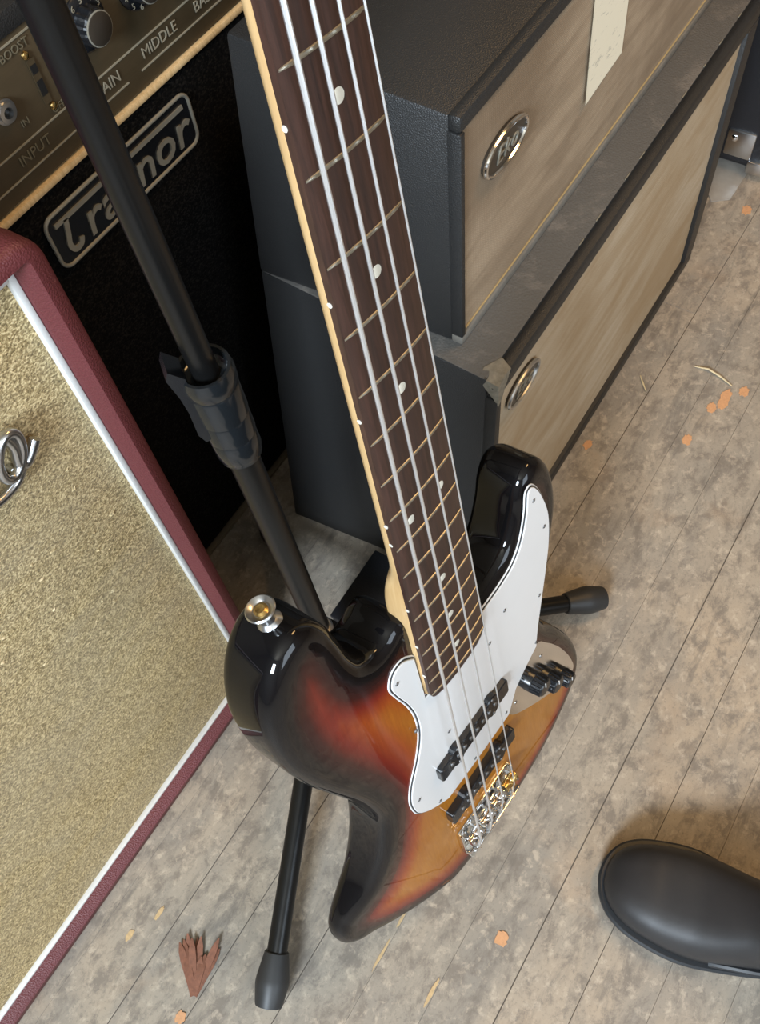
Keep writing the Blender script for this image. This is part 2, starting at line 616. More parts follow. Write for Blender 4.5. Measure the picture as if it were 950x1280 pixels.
WT = 0.12
struct(box('wall_back', -2.4, 3.6, 2.2, 2.2 + WT, -0.05, 2.8, 'wall'))
struct(box('wall_right', 3.6, 3.6 + WT, -2.2, 2.2, -0.05, 2.8, 'wall'))
struct(box('ceiling', -2.52, 3.72, -2.32, 2.32, 2.8, 2.9, 'ceiling'))


def wall_with_hole(name, horiz, c, a0, a1, h0, h1, z0, z1, out):
    """wall in the plane c with an opening h0..h1, z0..z1"""
    wl = empty(name); wl['kind'] = 'structure'
    for s0, s1, q0, q1 in ((a0, h0, -0.05, 2.8), (h1, a1, -0.05, 2.8), (h0, h1, -0.05, z0), (h0, h1, z1, 2.8)):
        if horiz:
            box('wall_panel', s0, s1, min(c, c + out), max(c, c + out), q0, q1, 'wall', wl)
        else:
            box('wall_panel', min(c, c + out), max(c, c + out), s0, s1, q0, q1, 'wall', wl)
    return wl


wall_with_hole('wall_front', True, -2.2, -2.4, 3.6, -1.55, 0.05, 0.95, 2.55, -WT)
wall_with_hole('wall_left', False, -2.4, -2.2, 2.2, -0.95, 0.05, 1.5, 2.5, -WT)


def window(name, horiz, c, h0, h1, z0, z1):
    w = empty(name); w['kind'] = 'structure'
    t = 0.04
    def bar(nm, s0, s1, q0, q1, mt, d0=0.0, d1=0.05):
        if horiz:
            box(nm, s0, s1, c - d1, c - d0, q0, q1, mt, w)
        else:
            box(nm, c - d1, c - d0, s0, s1, q0, q1, mt, w)
    for s0, s1, q0, q1 in ((h0, h1, z0, z0 + t), (h0, h1, z1 - t, z1), (h0, h0 + t, z0 + t, z1 - t), (h1 - t, h1, z0 + t, z1 - t)):
        bar('window_frame', s0, s1, q0, q1, 'wall')
    bar('pane', h0 + t, h1 - t, z0 + t, z1 - t, 'glass', 0.02, 0.026)


window('window_1', True, -2.23, -1.55, 0.05, 0.95, 2.55)
window('window_2', False, -2.43, -0.95, 0.05, 1.5, 2.5)
lamp = empty('ceiling_lamp', (1.5, -0.5, 2.8))
box('lamp_body', -0.62, 0.62, -0.16, 0.16, -0.06, -0.001, 'wall', lamp, 0.01)
tag(lamp, 'long fluorescent batten lamp fixed to the ceiling', 'ceiling lamp')

# orange paint flecks and pale chips on the boards
for x, y, rx, ry, mt in ((0.849, 0.088, .010, .007, 'orange'), (0.872, 0.078, .020, .008, 'orange'), (0.897, 0.060, .010, .008, 'orange'),
                         (0.782, 0.096, .010, .007, 'orange'), (0.709, 0.211, .010, .006, 'orange'), (0.093, 0.012, .0085, .0075, 'orange'),
                         (0.010, 0.049, .018, .0022, 'ochre'), (-0.152, 0.262, .007, .006, 'orange'), (-0.085, 0.346, .009, .0025, 'ochre'),
                         (-0.12, 0.36, .007, .0035, 'ochre'), (0.055, 0.113, .012, .0016, 'ochre'), (1.24, 0.19, .012, .009, 'orange'),
                         (0.96, 0.02, .018, .010, 'orange'), (0.012, 0.113, .02, .0016, 'ochre')):
    P = []
    for k in range(22):
        a = 2 * PI * k / 22
        r = rp.uniform(0.72, 1.08)
        P.append((x + rx * r * math.cos(a), y + ry * r * math.sin(a)))
    prism('paint_spot', P, 0.0002, 0.0008, mt, flo)


# ================================================================= black amplifier with control panel
YT = 0.575
amp = empty('guitar_amplifier', (0.42, YT + 0.13, 0))
def L(o):   # children keep world coordinates under an unrotated Empty
    o.location = o.location - o.parent.location
    return o
X0, X1 = 0.02, 0.86
L(box('cabinet_body', X0, X1, YT + 0.004, YT + 0.28, 0.012, 0.731, 'black_tolex', amp, 0.006))
L(box('grille_cloth', X0 + 0.006, X1 - 0.006, YT, YT + 0.006, 0.014, 0.598, 'black_cloth', amp))
L(box('wood_edge', X0 + 0.004, X1 - 0.004, YT - 0.005, YT + 0.006, 0.5985, 0.605, 'wood_trim', amp, 0.002))
L(box('base_edge', X0 + 0.004, X1 - 0.004, YT - 0.004, YT + 0.006, 0.001, 0.006, 'bottom_trim', amp))
for fx in (X0 + 0.05, X1 - 0.05):
    for fy in (YT + 0.05, YT + 0.23):
        L(lathe('rubber_foot', [(0.018, 0), (0.018, 0.014)], 'rubber', amp, (fx, fy, 0)))
pan = L(box('control_panel', X0 + 0.006, X1 - 0.006, YT - 0.002, YT + 0.005, 0.607, 0.7145, 'panel', amp, 0.001))
L(box('panel_rail', X0 + 0.004, X1 - 0.004, YT - 0.004, YT + 0.006, 0.7145, 0.730, 'black_tolex', amp, 0.001))
yp = YT - 0.0026


def onpan(o):
    o.parent = pan                # the panel already carries the offset back to world coordinates
    return o


for x0, x1, z in ((X0 + .03, X1 - .03, 0.6425), (0.46, 0.78, 0.6215), (X0 + .03, 0.443, 0.6215), (X0 + .03, X1 - .03, 0.7095)):
    onpan(box('panel_line', x0, x1, yp - 0.0003, yp + 0.0008, z - 0.0006, z + 0.0006, 'print', pan))
for s, x, z, sz, mt in (('GAIN', 0.421, 0.6325, 0.013, 'print'), ('MIDDLE', 0.488, 0.6325, 0.013, 'print'), ('BASS', 0.549, 0.6325, 0.013, 'print'),
                        ('TREBLE', 0.612, 0.6325, 0.013, 'print'), ('INPUT', 0.335, 0.6325, 0.012, 'print_dim'), ('BOOST', 0.355, 0.7030, 0.0088, 'print_dim'),
                        ('OFF', 0.371, 0.6455 + 0.002, 0.0075, 'print_dim'), ('IN', 0.338, 0.6555, 0.008, 'print_dim')):
    onpan(text('lettering', s, sz, 0.0003, mt, pan, face_y(x, yp - 0.0002, z), 0.0, 1.0, 1.0))


def knob(cx, cz, rot):
    k = onpan(lathe('control_knob', [(0.0215, 0), (0.0215, 0.0015), (0.0195, 0.0035), (0.0155, 0.0045)], 'black_plastic', pan, (cx, yp, cz), (0, -1, 0), 36))
    V, Fc = [], []
    prof = [(0.0150, 0.004), (0.0140, 0.0138), (0.0128, 0.016)]
    n = 48
    for r, h in prof:
        for i in range(n):
            a = 2 * PI * i / n
            rr = r * (1.0 if i % 4 < 2 else 0.95)
            V.append((cx + rr * math.cos(a), yp - h, cz + rr * math.sin(a)))
    for j in range(2):
        for i in range(n):
            Fc.append((j * n + i, j * n + (i + 1) % n, (j + 1) * n + (i + 1) % n, (j + 1) * n + i))
    Fc.append(tuple(2 * n + i for i in range(n)))
    c = mobj('knob_grip', V, Fc, 'black_plastic', k)
    c2 = lathe('knob_cap', [(0.0122, 0.0156), (0.0122, 0.0170), (0.0115, 0.0174)], 'oval_dark', k, (cx, yp, cz), (0, -1, 0))
    c3 = lathe('knob_ring', [(0.0128, 0.0153), (0.0131, 0.0164), (0.0122, 0.0168)], 'silver', k, (cx, yp, cz), (0, -1, 0))
    for d in range(0, 10):
        a = rot + d * math.radians(30)
        text('numeral', str(d), 0.0068, 0.0002, 'print', k,
             face_y(cx + 0.0182 * math.cos(a), yp - 0.0043, cz + 0.0182 * math.sin(a)))


knob(0.4215, 0.685, math.radians(-62))
knob(0.482, 0.685, math.radians(75))
knob(0.543, 0.685, math.radians(230))
knob(0.604, 0.685, math.radians(230))
jk = onpan(lathe('input_jack', [(0.0095, 0), (0.0095, 0.002), (0.0075, 0.0022), (0.0075, 0.005), (0.0042, 0.0052), (0.004, 0.0005)], 'nickel', pan, (0.326, yp, 0.673), (0, -1, 0)))
lathe('jack_hole', [(0.0041, 0.0), (0.0041, 0.0009)], 'guard_black', jk, (0.326, yp, 0.673), (0, -1, 0))
sw = onpan(box('slide_switch', 0.3605, 0.3675, yp - 0.0006, yp, 0.655, 0.691, 'panel', pan))
for z0, z1 in ((0.680, 0.6865), (0.6625, 0.6745)):
    box('switch_slot', 0.3612, 0.3668, yp - 0.0012, yp - 0.0002, z0, z1, 'guard_black', sw)
for x, z in ((0.362, 0.695), (0.3665, 0.651)):
    onpan(lathe('screw', [(0.0032, 0), (0.003, 0.0012), (0.0018, 0.002)], 'brass', pan, (x, yp, z), (0, -1, 0), 16))


def on_y(y0):
    return lambda a, b_, c_: (a, y0 - c_, b_)


bd = L(prism('name_badge', rrect(0.3085, 0.4985, 0.5275, 0.5805, 0.011), 0.0005, 0.004, 'black_plastic', amp, 0, on_y(YT)))
P = rrect(0.3095, 0.4975, 0.5285, 0.5795, 0.010)
tube('badge_rim', [(x, YT - 0.004, z) for x, z in P], 0.0018, 'silver', bd, 8, True)
text('lettering', 'raynor', 0.046, 0.0011, 'silver', bd, face_y(0.4165, YT - 0.0045, 0.5495), 0.15, 1.12, 1.03, 0.0003)
# the T: a long bar over the whole name, a stem that hooks to the right
box('lettering', 0.318, 0.488, YT - 0.0056, YT - 0.0035, 0.5675, 0.5715, 'silver', bd)
hook = catmull([(0.3305, 0.5690), (0.3270, 0.5560), (0.3240, 0.5450), (0.3275, 0.5385), (0.3345, 0.5390), (0.3375, 0.5440)], 6, False)
V = []
for i, p in enumerate(hook):
    a, c_ = hook[max(i - 1, 0)], hook[min(i + 1, len(hook) - 1)]
    tx, tz = c_[0] - a[0], c_[1] - a[1]
    l = math.hypot(tx, tz)
    for s in (-1, 1):
        V.append((p[0] - s * tz / l * 0.0026, p[1] + s * tx / l * 0.0026))
n = len(hook)
outl = [V[2 * i] for i in range(n)] + [V[2 * i + 1] for i in range(n - 1, -1, -1)]
prism('lettering', outl, 0.0035, 0.0056, 'silver', bd, 0, on_y(YT))
tag(amp, 'black amplifier with bronze control panel, pale wood edge and silver outlined name badge', 'amplifier')

# ================================================================= red combo amplifier
YR, XR, ZR = 0.405, 0.2145, 0.727
red = empty('combo_amplifier', (-0.10, YR + 0.08, 0))
XL = -0.42
L(box('cabinet_body', XL + 0.001, XR - 0.001, YR + 0.022, YR + 0.155, 0.003, ZR - 0.0005, 'red_tolex', red, 0.018, 4))
# front frame: rails with a bevelled inner lip
ix0, ix1, iz0, iz1 = XL + 0.0202, XR - 0.0202, 0.0232, ZR - 0.0202


def frame_ring(inset, r, y):
    x0_, x1_, z0_, z1_ = XL + inset, XR - inset, 0.003 + inset, ZR - inset
    return [(x, y, z) for x, z in rrect(x0_, x1_, z0_, z1_, max(r - inset * 0.7, 0.0008), 6)]


rg = [frame_ring(0.0, 0.020, YR + 0.026), frame_ring(0.0, 0.020, YR + 0.007), frame_ring(0.0012, 0.020, YR + 0.0030), frame_ring(0.0042, 0.020, YR + 0.0004), frame_ring(0.0130, 0.014, YR),
      frame_ring(0.0200, 0.004, YR + 0.0085), frame_ring(0.0205, 0.004, YR + 0.026)]
nr = len(rg[0])
V = [p for r_ in rg for p in r_]
Fc = [(i * nr + k, i * nr + (k + 1) % nr, ((i + 1) % len(rg)) * nr + (k + 1) % nr, ((i + 1) % len(rg)) * nr + k) for i in range(len(rg)) for k in range(nr)]
L(mobj('front_frame', V, Fc, 'red_tolex', red, True))
L(box('grille_cloth', ix0 - 0.003, ix1 + 0.003, YR + 0.0175, YR + 0.0225, iz0 - 0.004, iz1 + 0.003, 'gold_cloth', red))
for nm, x0, x1, z0, z1, mt in (('piping', ix1 - 0.0052, ix1, iz0, iz1, 'piping'), ('piping', ix0, ix0 + 0.0052, iz0, iz1, 'piping'),
                               ('piping', ix0 + 0.0052, ix1 - 0.0052, iz1 - 0.006, iz1, 'piping'), ('piping', ix0 + 0.0052, ix1 - 0.0052, iz0, iz0 + 0.004, 'piping')):
    L(box(nm, x0, x1, YR + 0.0115, YR + 0.0178, z0, z1, mt, red, 0.0012))
# chrome script end of the maker's name: a loop letter with a tail
yb = YR + 0.009
sc = L(tube('script_badge', [(0.1245 + 0.0105 * math.cos(t) + 0.006 * math.sin(t), yb, 0.6020 + 0.0165 * math.sin(t)) for t in [2 * PI * k / 26 for k in range(26)]], 0.0036, 'nickel', red, 10, True))
def script(pts, r):
    tube('script_stroke', [(x, yb + 0.0005, z) for x, z in catmull(pts, 6, False)], r, 'nickel', sc, 10)
script([(0.1285, 0.6200), (0.1300, 0.6060), (0.1265, 0.5905), (0.1300, 0.5860), (0.1370, 0.5895), (0.1450, 0.5960)], 0.0038)
script([(0.1285, 0.5880), (0.1180, 0.5800), (0.1040, 0.5790), (0.0850, 0.5830), (0.060, 0.584)], 0.0034)
script([(0.1080, 0.6000), (0.098, 0.5900), (0.090, 0.594), (0.083, 0.612), (0.075, 0.600), (0.066, 0.590)], 0.0028)
box('badge_pin', 0.118, 0.121, yb + 0.001, YR + 0.0177, 0.5805, 0.5835, 'nickel', sc)
lathe('badge_nail', [(0.003, 0), (0.003, 0.006), (0.0016, 0.0072)], 'nickel', sc, (0.1215, YR + 0.0177, 0.5865), (0, -1, 0), 14)
# cloth tufts worn out of the weave
for k in range(26):
    x = rp.gauss(0.11, 0.05); z = rp.gauss(0.43, 0.06)
    if x > ix1 - 0.03:
        continue
    r = rp.uniform(0.0010, 0.0026)
    V, Fc = [], []
    for i in range(7):
        a = 2 * PI * i / 7
        q = rp.uniform(0.6, 1.3) * r
        V.append((x + q * 1.5 * math.cos(a), YR + 0.0178, z + q * math.sin(a)))
    V.append((x, YR + 0.0178 - r * 0.9, z))
    Fc = [(i, (i + 1) % 7, 7) for i in range(7)]
    L(mobj('cloth_tuft', V, Fc, 'gold_cloth' if k % 3 else 'straw', red, True))
for fx in (XL + 0.04, XR - 0.04):
    for fy in (YR + 0.04, YR + 0.12):
        L(lathe('rubber_foot', [(0.012, 0), (0.012, 0.004)], 'rubber', red, (fx, fy, 0)))
tag(red, 'dark red vinyl combo amplifier with sparkling gold grille cloth and white piping', 'amplifier')

# ================================================================= stacked speaker cabinets
def pick_cab(nm, c):
    if nm.z > 0.92:
        return 1
    return 0


low = empty('speaker_cabinet', (0.76, 0.36, 0))
LX0, LX1, LY, LH = 0.452, 1.098, 0.226, 0.420
L(hexa('cabinet_body', [(LX0 - 0.012, LY + 0.012, 0.0), (LX1, LY + 0.012, 0), (LX1, 0.508, 0), (0.412, 0.508, 0),
                        (LX0, LY + 0.012, LH), (LX1, LY + 0.012, LH), (LX1, 0.503, LH), (0.4655, 0.503, LH)], 'cab_tolex', low, 0.003, 2,
       ['cab_tolex', 'cab_worn'], pick_cab))
fr = 0.022
L(box('front_frame', LX0, LX1, LY, LY + 0.014, LH - 0.026, LH - 0.003, 'cab_tolex', low, 0.005))
L(box('front_frame', LX0, LX1, LY, LY + 0.014, 0.0, 0.024, 'cab_tolex', low, 0.004))
L(hexa('front_frame', [(LX0 - 0.011, LY, 0.024), (LX0 + 0.004, LY, 0.024), (LX0 + 0.004, LY + 0.014, 0.024), (LX0 - 0.011, LY + 0.014, 0.024),
                       (LX0, LY, LH - 0.026), (LX0 + 0.010, LY, LH - 0.026), (LX0 + 0.010, LY + 0.014, LH - 0.026), (LX0, LY + 0.014, LH - 0.026)], 'cab_tolex', low, 0.002))
L(box('front_frame', LX1 - 0.034, LX1, LY, LY + 0.014, 0.024, LH - 0.026, 'cab_tolex', low, 0.0015))
L(hexa('grille_cloth', [(LX0 + 0.003, LY + 0.006, 0.0235), (LX1 - 0.0335, LY + 0.006, 0.0235), (LX1 - 0.0335, LY + 0.0125, 0.0235), (LX0 + 0.003, LY + 0.0125, 0.0235),
                        (LX0 + 0.009, LY + 0.006, LH - 0.0255), (LX1 - 0.0335, LY + 0.006, LH - 0.0255), (LX1 - 0.0335, LY + 0.0125, LH - 0.0255), (LX0 + 0.009, LY + 0.0125, LH - 0.0255)], 'pale_cloth', low))
# bare chipped corner, covering torn away
ch = [(LX0 + 0.026, LY + 0.0005, LH - 0.0040), (LX0 + 0.030, LY + 0.012, LH + 0.0004), (LX0 + 0.012, LY + 0.021, LH + 0.0006), (LX0 + 0.0015, LY + 0.020, LH - 0.0012),
      (LX0 - 0.0006, LY + 0.014, LH - 0.010), (LX0 - 0.0008, LY + 0.0035, LH - 0.022), (LX0 + 0.0015, LY - 0.0006, LH - 0.034), (LX0 + 0.008, LY - 0.0008, LH - 0.028), (LX0 + 0.014, LY - 0.0008, LH - 0.016)]
V = ch + [(LX0 + 0.0008, LY - 0.0004, LH - 0.0030), (LX0 + 0.014, LY + 0.0005, LH - 0.0006)]
L(mobj('chipped_corner', V, [(0, 1, 10), (1, 2, 10), (2, 9, 10), (2, 3, 9), (3, 4, 9), (4, 5, 9), (5, 6, 9), (6, 7, 9), (7, 8, 9), (8, 10, 9), (8, 0, 10)], 'bare_wood', low))
for k in range(9):
    x = LX0 + 0.19 + k * 0.05 + rp.uniform(-.015, .015)
    L(box('staple', x, x + rp.uniform(0.004, 0.012), LY + 0.0125, LY + 0.0133, LH - 0.0004, LH + 0.0006, 'print', low))


def oval_badge(parent, cx, cz, y, rx, rz, bright):
    P = [(cx + rx * math.cos(2 * PI * k / 40), cz + rz * math.sin(2 * PI * k / 40)) for k in range(40)]
    b_ = L(prism('oval_badge', P, 0.0, 0.0045, 'oval_dark', parent, 0.001, on_y(y)))
    o = tube('badge_rim', [(x, y - 0.0045, z) for x, z in P], 0.0021, 'chrome' if bright else 'nickel', b_, 8, True)
    text('lettering', 'Eko', rz * 1.25, 0.0006, 'silver', b_, face_y(cx, y - 0.0049, cz), 0.35, 1.15)
    return b_


oval_badge(low, 0.512, 0.353, LY + 0.006, 0.031, 0.017, False)
tag(low, 'lower of two stacked speaker cabinets, pale tan grille and chipped bare corner', 'speaker')

upp = empty('speaker_cabinet', (0.78, 0.39, LH))
UX0, UX1, UY, UZ0, UZ1 = 0.4765, 1.10, 0.2765, LH + 0.0005, 0.662
L(hexa('cabinet_body', [(UX0, UY + 0.010, UZ0), (UX1, UY + 0.010, UZ0), (UX1, 0.502, UZ0), (0.463, 0.502, UZ0),
                        (UX0, UY + 0.010, UZ1), (UX1, UY + 0.010, UZ1), (UX1, 0.488, UZ1 + 0.004), (0.481, 0.488, UZ1 + 0.004)], 'cab_tolex', upp, 0.004, 2,
       ['cab_tolex']))
L(box('front_frame', UX0, UX1, UY, UY + 0.012, UZ1 - 0.014, UZ1 + 0.001, 'cab_tolex', upp, 0.004))
L(box('front_frame', UX0, UX1, UY, UY + 0.012, UZ0, UZ0 + 0.010, 'grey_strip', upp, 0.002))
L(box('front_frame', UX0, UX0 + 0.006, UY, UY + 0.012, UZ0 + 0.010, UZ1 - 0.014, 'cab_tolex', upp, 0.001))
L(box('front_frame', UX1 - 0.02, UX1, UY, UY + 0.012, UZ0 + 0.010, UZ1 - 0.014, 'cab_tolex', upp, 0.002))
L(box('grille_cloth', UX0 + 0.0055, UX1 - 0.0195, UY + 0.004, UY + 0.0105, UZ0 + 0.0095, UZ1 - 0.0135, 'tan_cloth', upp))
L(tube('gold_piping', [(UX0 + 0.011, UY + 0.0035, UZ0 + 0.0115), (UX1 - 0.02, UY + 0.0035, UZ0 + 0.0115)], 0.0011, 'gold_line', upp, 8))
oval_badge(upp, 0.5475, 0.589, UY + 0.004, 0.034, 0.0165, True)
tag(upp, 'upper of two stacked speaker cabinets, tan grille with chrome oval badge', 'speaker')

# hand-written tag on the upper grille
V, Fc = [], []
for i in range(9):
    t = i / 8
    z = 0.524 + t * 0.122
    bow = 0.0012 + 0.002 * (1 - t) ** 2
    for k, (x, dz) in enumerate(((0.7065 - 0.004 * t, -0.004), (0.745, 0.0), (0.782, 0.003))):
        V.append((x, UY + 0.0035 - bow, z + dz * (1 - t)))
        V.append((x, UY + 0.0038 - bow, z + dz * (1 - t)))
for i in range(8):
    for k in range(2):
        a = i * 6 + k * 2
        Fc.append((a, a + 2, a + 8, a + 6)); Fc.append((a + 1, a + 7, a + 9, a + 3))
note = mobj('paper_tag', V, Fc, 'paper', None, True)
tag(note, 'cream paper tag with faint handwriting hanging on the upper grille', 'paper tag')

# ================================================================= guitar stand
A0, A1 = Vector((0.2495, 0.326, 0.05)), Vector((0.2215, 0.326, 0.95))
def axis_at(z):
    return A0 + (A1 - A0) * ((z - A0.z) / (A1.z - A0.z))
st = empty('guitar_stand', (0.25, 0.326, 0))
ax = (A1 - A0).normalized()
L(tube('lower_tube', [axis_at(0.095), axis_at(0.56)], 0.0122, 'black_metal', st, 24))
L(tube('upper_tube', [axis_at(0.54), axis_at(1.075)], 0.0092, 'black_metal', st, 24))
co = axis_at(0.527)
col = L(lathe('clutch_collar', [(0.0125, 0), (0.0165, 0.002), (0.0168, 0.006), (0.0175, 0.008), (0.0172, 0.026), (0.0162, 0.028), (0.0178, 0.030), (0.0176, 0.050), (0.0166, 0.052), (0.0182, 0.054),
                                (0.0182, 0.082), (0.0172, 0.084), (0.0192, 0.087), (0.0194, 0.098), (0.0182, 0.104), (0.0160, 0.104), (0.0148, 0.098), (0.0120, 0.096)], 'collar_plastic', st, co, ax, 36))
# spring trigger on the collar's left side
lev = [(-0.013, 0.040), (-0.0185, 0.038), (-0.0215, 0.048), (-0.0205, 0.075), (-0.0215, 0.092), (-0.0245, 0.112), (-0.0215, 0.119), (-0.0130, 0.108)]
d1 = Vector((-0.80, 0.60, 0)).normalized(); d2 = Vector((0.60, 0.80, 0)).normalized()
V, Fc = [], []
for w in (-0.0095, 0.0095):
    for r, h in lev:
        V.append(co + d1 * (-r) + d2 * w + ax * h)
nl = len(lev)
for i in range(nl):
    Fc.append((i, (i + 1) % nl, nl + (i + 1) % nl, nl + i))
Fc += [tuple(range(nl))[::-1], tuple(range(nl, 2 * nl))]
tr = mobj('trigger', V, Fc, 'black_plastic', col)
hub = axis_at(0.098)
hb = L(lathe('hub', [(0.014, 0), (0.024, 0.004), (0.024, 0.032), (0.017, 0.040), (0.0150, 0.055)], 'black_plastic', st, hub, ax, 28))
lathe('locking_ring', [(0.0140, 0.054), (0.0155, 0.056), (0.0155, 0.064), (0.0138, 0.066)], 'nickel', hb, hub, ax, 28)
for fx, fy, lt in ((-0.0830, 0.1885, 0.018), (0.4930, 0.0965, 0.018), (0.372, 0.516, 0.018)):
    s = axis_at(0.118); e = Vector((fx, fy, 0.021))
    d = (e - s).normalized()
    s2 = s + d * 0.015
    e1 = s + d * ((e - s).length - 0.038)
    lg = L(tube('leg', [s2, e1], 0.0108, 'black_metal', st, 20))
    f_ = lathe('rubber_foot', [(0.0118, 0), (0.0130, 0.001), (0.0175, 0.026), (0.0178, 0.032), (0.0150, 0.050), (0.0142, 0.053)], 'rubber', lg, e1 - d * 0.006, d, 24)
    low_z = min(v.co.z for v in f_.data.vertices)
    for v in f_.data.vertices:                      # flat tread where the foot meets the floor
        v.co.z = max(v.co.z, 0.0006)
# neck yoke at the top
L(tube('yoke_arm', [axis_at(1.055), (0.2265, 0.285, 1.060), (0.2300, 0.258, 1.064)], 0.008, 'black_metal', st, 14))
L(tube('yoke', [Vector(p) for p in ((0.190, 0.172, 1.074), (0.188, 0.215, 1.068), (0.200, 0.245, 1.065), (0.230, 0.253, 1.064), (0.260, 0.245, 1.065), (0.274, 0.215, 1.068), (0.274, 0.172, 1.074))], 0.007, 'rubber', st, 14))
tag(st, 'black tripod guitar stand with telescopic pole and ribbed clutch collar', 'guitar stand')

# ================================================================= bass guitar
GM = Matrix(((0.0763612156486021, -0.9950169451407526, -0.06411118176599495, 0.16408358850123184),
             (0.15610158502999355, 0.07543630243319116, -0.984856161795382, 0.06804408144083371),
             (0.9847848800097365, 0.06519695666189401, 0.1610841300260077, 0.2286024178709477), (0, 0, 0, 1)))
bass = empty('bass_guitar', matrix=GM @ Matrix.Translation((-0.088, 0, -0.03)))
TO = Matrix.Translation((0.088, 0, 0.03))        # part coordinates: origin at the saddles, mm, u / v / n


def G(o):
    o.data.transform(TO @ Matrix.Scale(0.001, 4))
    return o


def gsub(parent, o):
    o.parent = parent
    return G(o)


OUT = [(438, 97), (433, 86), (421, 78.5), (400, 73.5), (376, 69.5), (360, 63.5), (353, 54.5), (353.5, 45), (357, 37), (357, 28), (330, 15), (300, 0), (286, -15),
       (282, -31), (283, -46), (287, -63), (296, -80), (316, -92), (334, -98), (345, -106), (349, -116), (344, -127), (331, -136), (309, -142),
       (280, -143), (250, -136), (220, -125.5), (190, -117), (162, -114), (137, -121), (102, -140), (75, -153), (45, -165), (12, -173), (-14, -172), (-38, -160),
       (-58, -138), (-74, -112), (-83, -86), (-87, -58), (-88, -30), (-87, 0), (-83, 29), (-75, 55), (-60, 86), (-42, 117), (-21, 146), (2, 163), (24, 170), (44, 168),
       (58, 160), (74, 147), (93, 131), (121, 116), (156, 104), (178, 100.5), (200, 102.5), (226, 107.5), (253, 115), (280, 123), (308, 130.5), (340, 136), (370, 137), (394, 134), (417, 125), (432, 112)]
if poly_area(OUT) < 0:
    OUT = OUT[::-1]
OL = catmull(OUT, 5)
NF, NB, RR = -9.5, -50.5, 10.0


def contour(u_, v_):
    # forearm bevel on the bass side of the lower bout
    ax_, ay_, bx_, by_ = 150, 105, -85, 50
    dx, dy = bx_ - ax_, by_ - ay_
    l = math.hypot(dx, dy)
    s = ((u_ - ax_) * dy - (v_ - ay_) * dx) / l
    t = max(0.0, min(1.0, s / 75.0))
    return 19.0 * t ** 1.4


def seg_dist(p, P):
    best = 1e9
    for i in range(len(P)):
        ax_, ay_ = P[i]; bx_, by_ = P[(i + 1) % len(P)]
        dx, dy = bx_ - ax_, by_ - ay_
        t = max(0, min(1, ((p[0] - ax_) * dx + (p[1] - ay_) * dy) / (dx * dx + dy * dy + 1e-9)))
        d = math.hypot(p[0] - ax_ - t * dx, p[1] - ay_ - t * dy)
        best = min(best, d)
    return best


def inside(p, P):
    c_ = False
    for i in range(len(P)):
        x1_, y1_ = P[i]; x2_, y2_ = P[i - 1]
        if (y1_ > p[1]) != (y2_ > p[1]) and p[0] < (x2_ - x1_) * (p[1] - y1_) / (y2_ - y1_) + x1_:
            c_ = not c_
    return c_


N = len(OL)
V, Fc, B = [], [], []


def add_ring(d, nfun):
    R_ = offset(OL, d)
    base = len(V)
    for p in R_:
        V.append((p[0], p[1], nfun(p)))
        B.append(d)
    return base, R_


NR = 6
rings = []
for k in range(NR + 1):                                # back roll
    a = PI / 2 * (1 - k / NR)
    rings.append(add_ring(RR * (1 - math.cos(a)), lambda p, a=a: NB + RR - RR * math.sin(a)))
for k in range(NR + 1):                                # front roll
    a = PI / 2 * k / NR
    rings.append(add_ring(RR * (1 - math.cos(a)), lambda p, a=a: NF - RR + RR * math.sin(a) - contour(*p)))
for (b0, _), (b1, _) in zip(rings, rings[1:]):
    for i in range(N):
        j = (i + 1) % N
        Fc.append((b0 + i, b0 + j, b1 + j, b1 + i))


def cap(ring, grid, nfun, flip):
    base, R_ = ring
    pts = [Vector(p) for p in R_]
    idx = list(range(base, base + N))
    if grid:
        u0 = -84
        while u0 < 440:
            v0 = -170
            while v0 < 170:
                if inside((u0, v0), R_):
                    d = seg_dist((u0, v0), R_)
                    if d > 4:
                        pts.append(Vector((u0, v0)))
                        idx.append(len(V))
                        V.append((u0, v0, nfun((u0, v0)))); B.append(d + RR)
                v0 += 7
            u0 += 7
    res = delaunay_2d_cdt(pts, [], [list(range(N))], 1, 1e-5)
    mp = []
    for q, o in zip(res[0], res[3]):
        if o:
            mp.append(idx[o[0]])
        else:
            mp.append(len(V)); V.append((q.x, q.y, nfun((q.x, q.y)) if nfun else NB)); B.append(RR)
    for f in res[2]:
        t = [mp[k] for k in f]
        Fc.append(tuple(t[::-1] if flip else t))


cap(rings[-1], True, lambda p: NF - contour(*p), False)
cap(rings[0], False, None, True)
body = mobj('body', V, Fc, 'burst', bass, 'all')
vals = []
for (u_, v_, n_), d in zip(V, B):
    w = 0.60 + max(0, v_ + 40) / 420 + max(0, u_ - 110) / 520
    w = max(0.60, min(1.05, w))
    q = d / w / 90.0
    if n_ < NF - RR - contour(u_, v_) - 0.5:
        q = 0.0
    vals.append(max(0.0, min(1.0, q)))
at = body.data.attributes.new('burst', 'FLOAT', 'POINT')
at.data.foreach_set('value', vals[:len(body.data.vertices)])
G(body)


def hw(u_):
    return (38 + 24 * (864 - u_) / (864 - 272.1)) / 2


def loft(name, secs, mat, parent, smooth=True):
    n = len(secs[0]); V = [p for s in secs for p in s]; Fc = []
    for i in range(len(secs) - 1):
        for k in range(n):
            l = (k + 1) % n
            Fc.append((i * n + k, i * n + l, (i + 1) * n + l, (i + 1) * n + k))
    Fc.append(tuple(range(n))[::-1]); Fc.append(tuple((len(secs) - 1) * n + k for k in range(n)))
    return mobj(name, V, Fc, mat, parent, smooth)


def board_top(v_):
    return -v_ * v_ / (2 * 241)


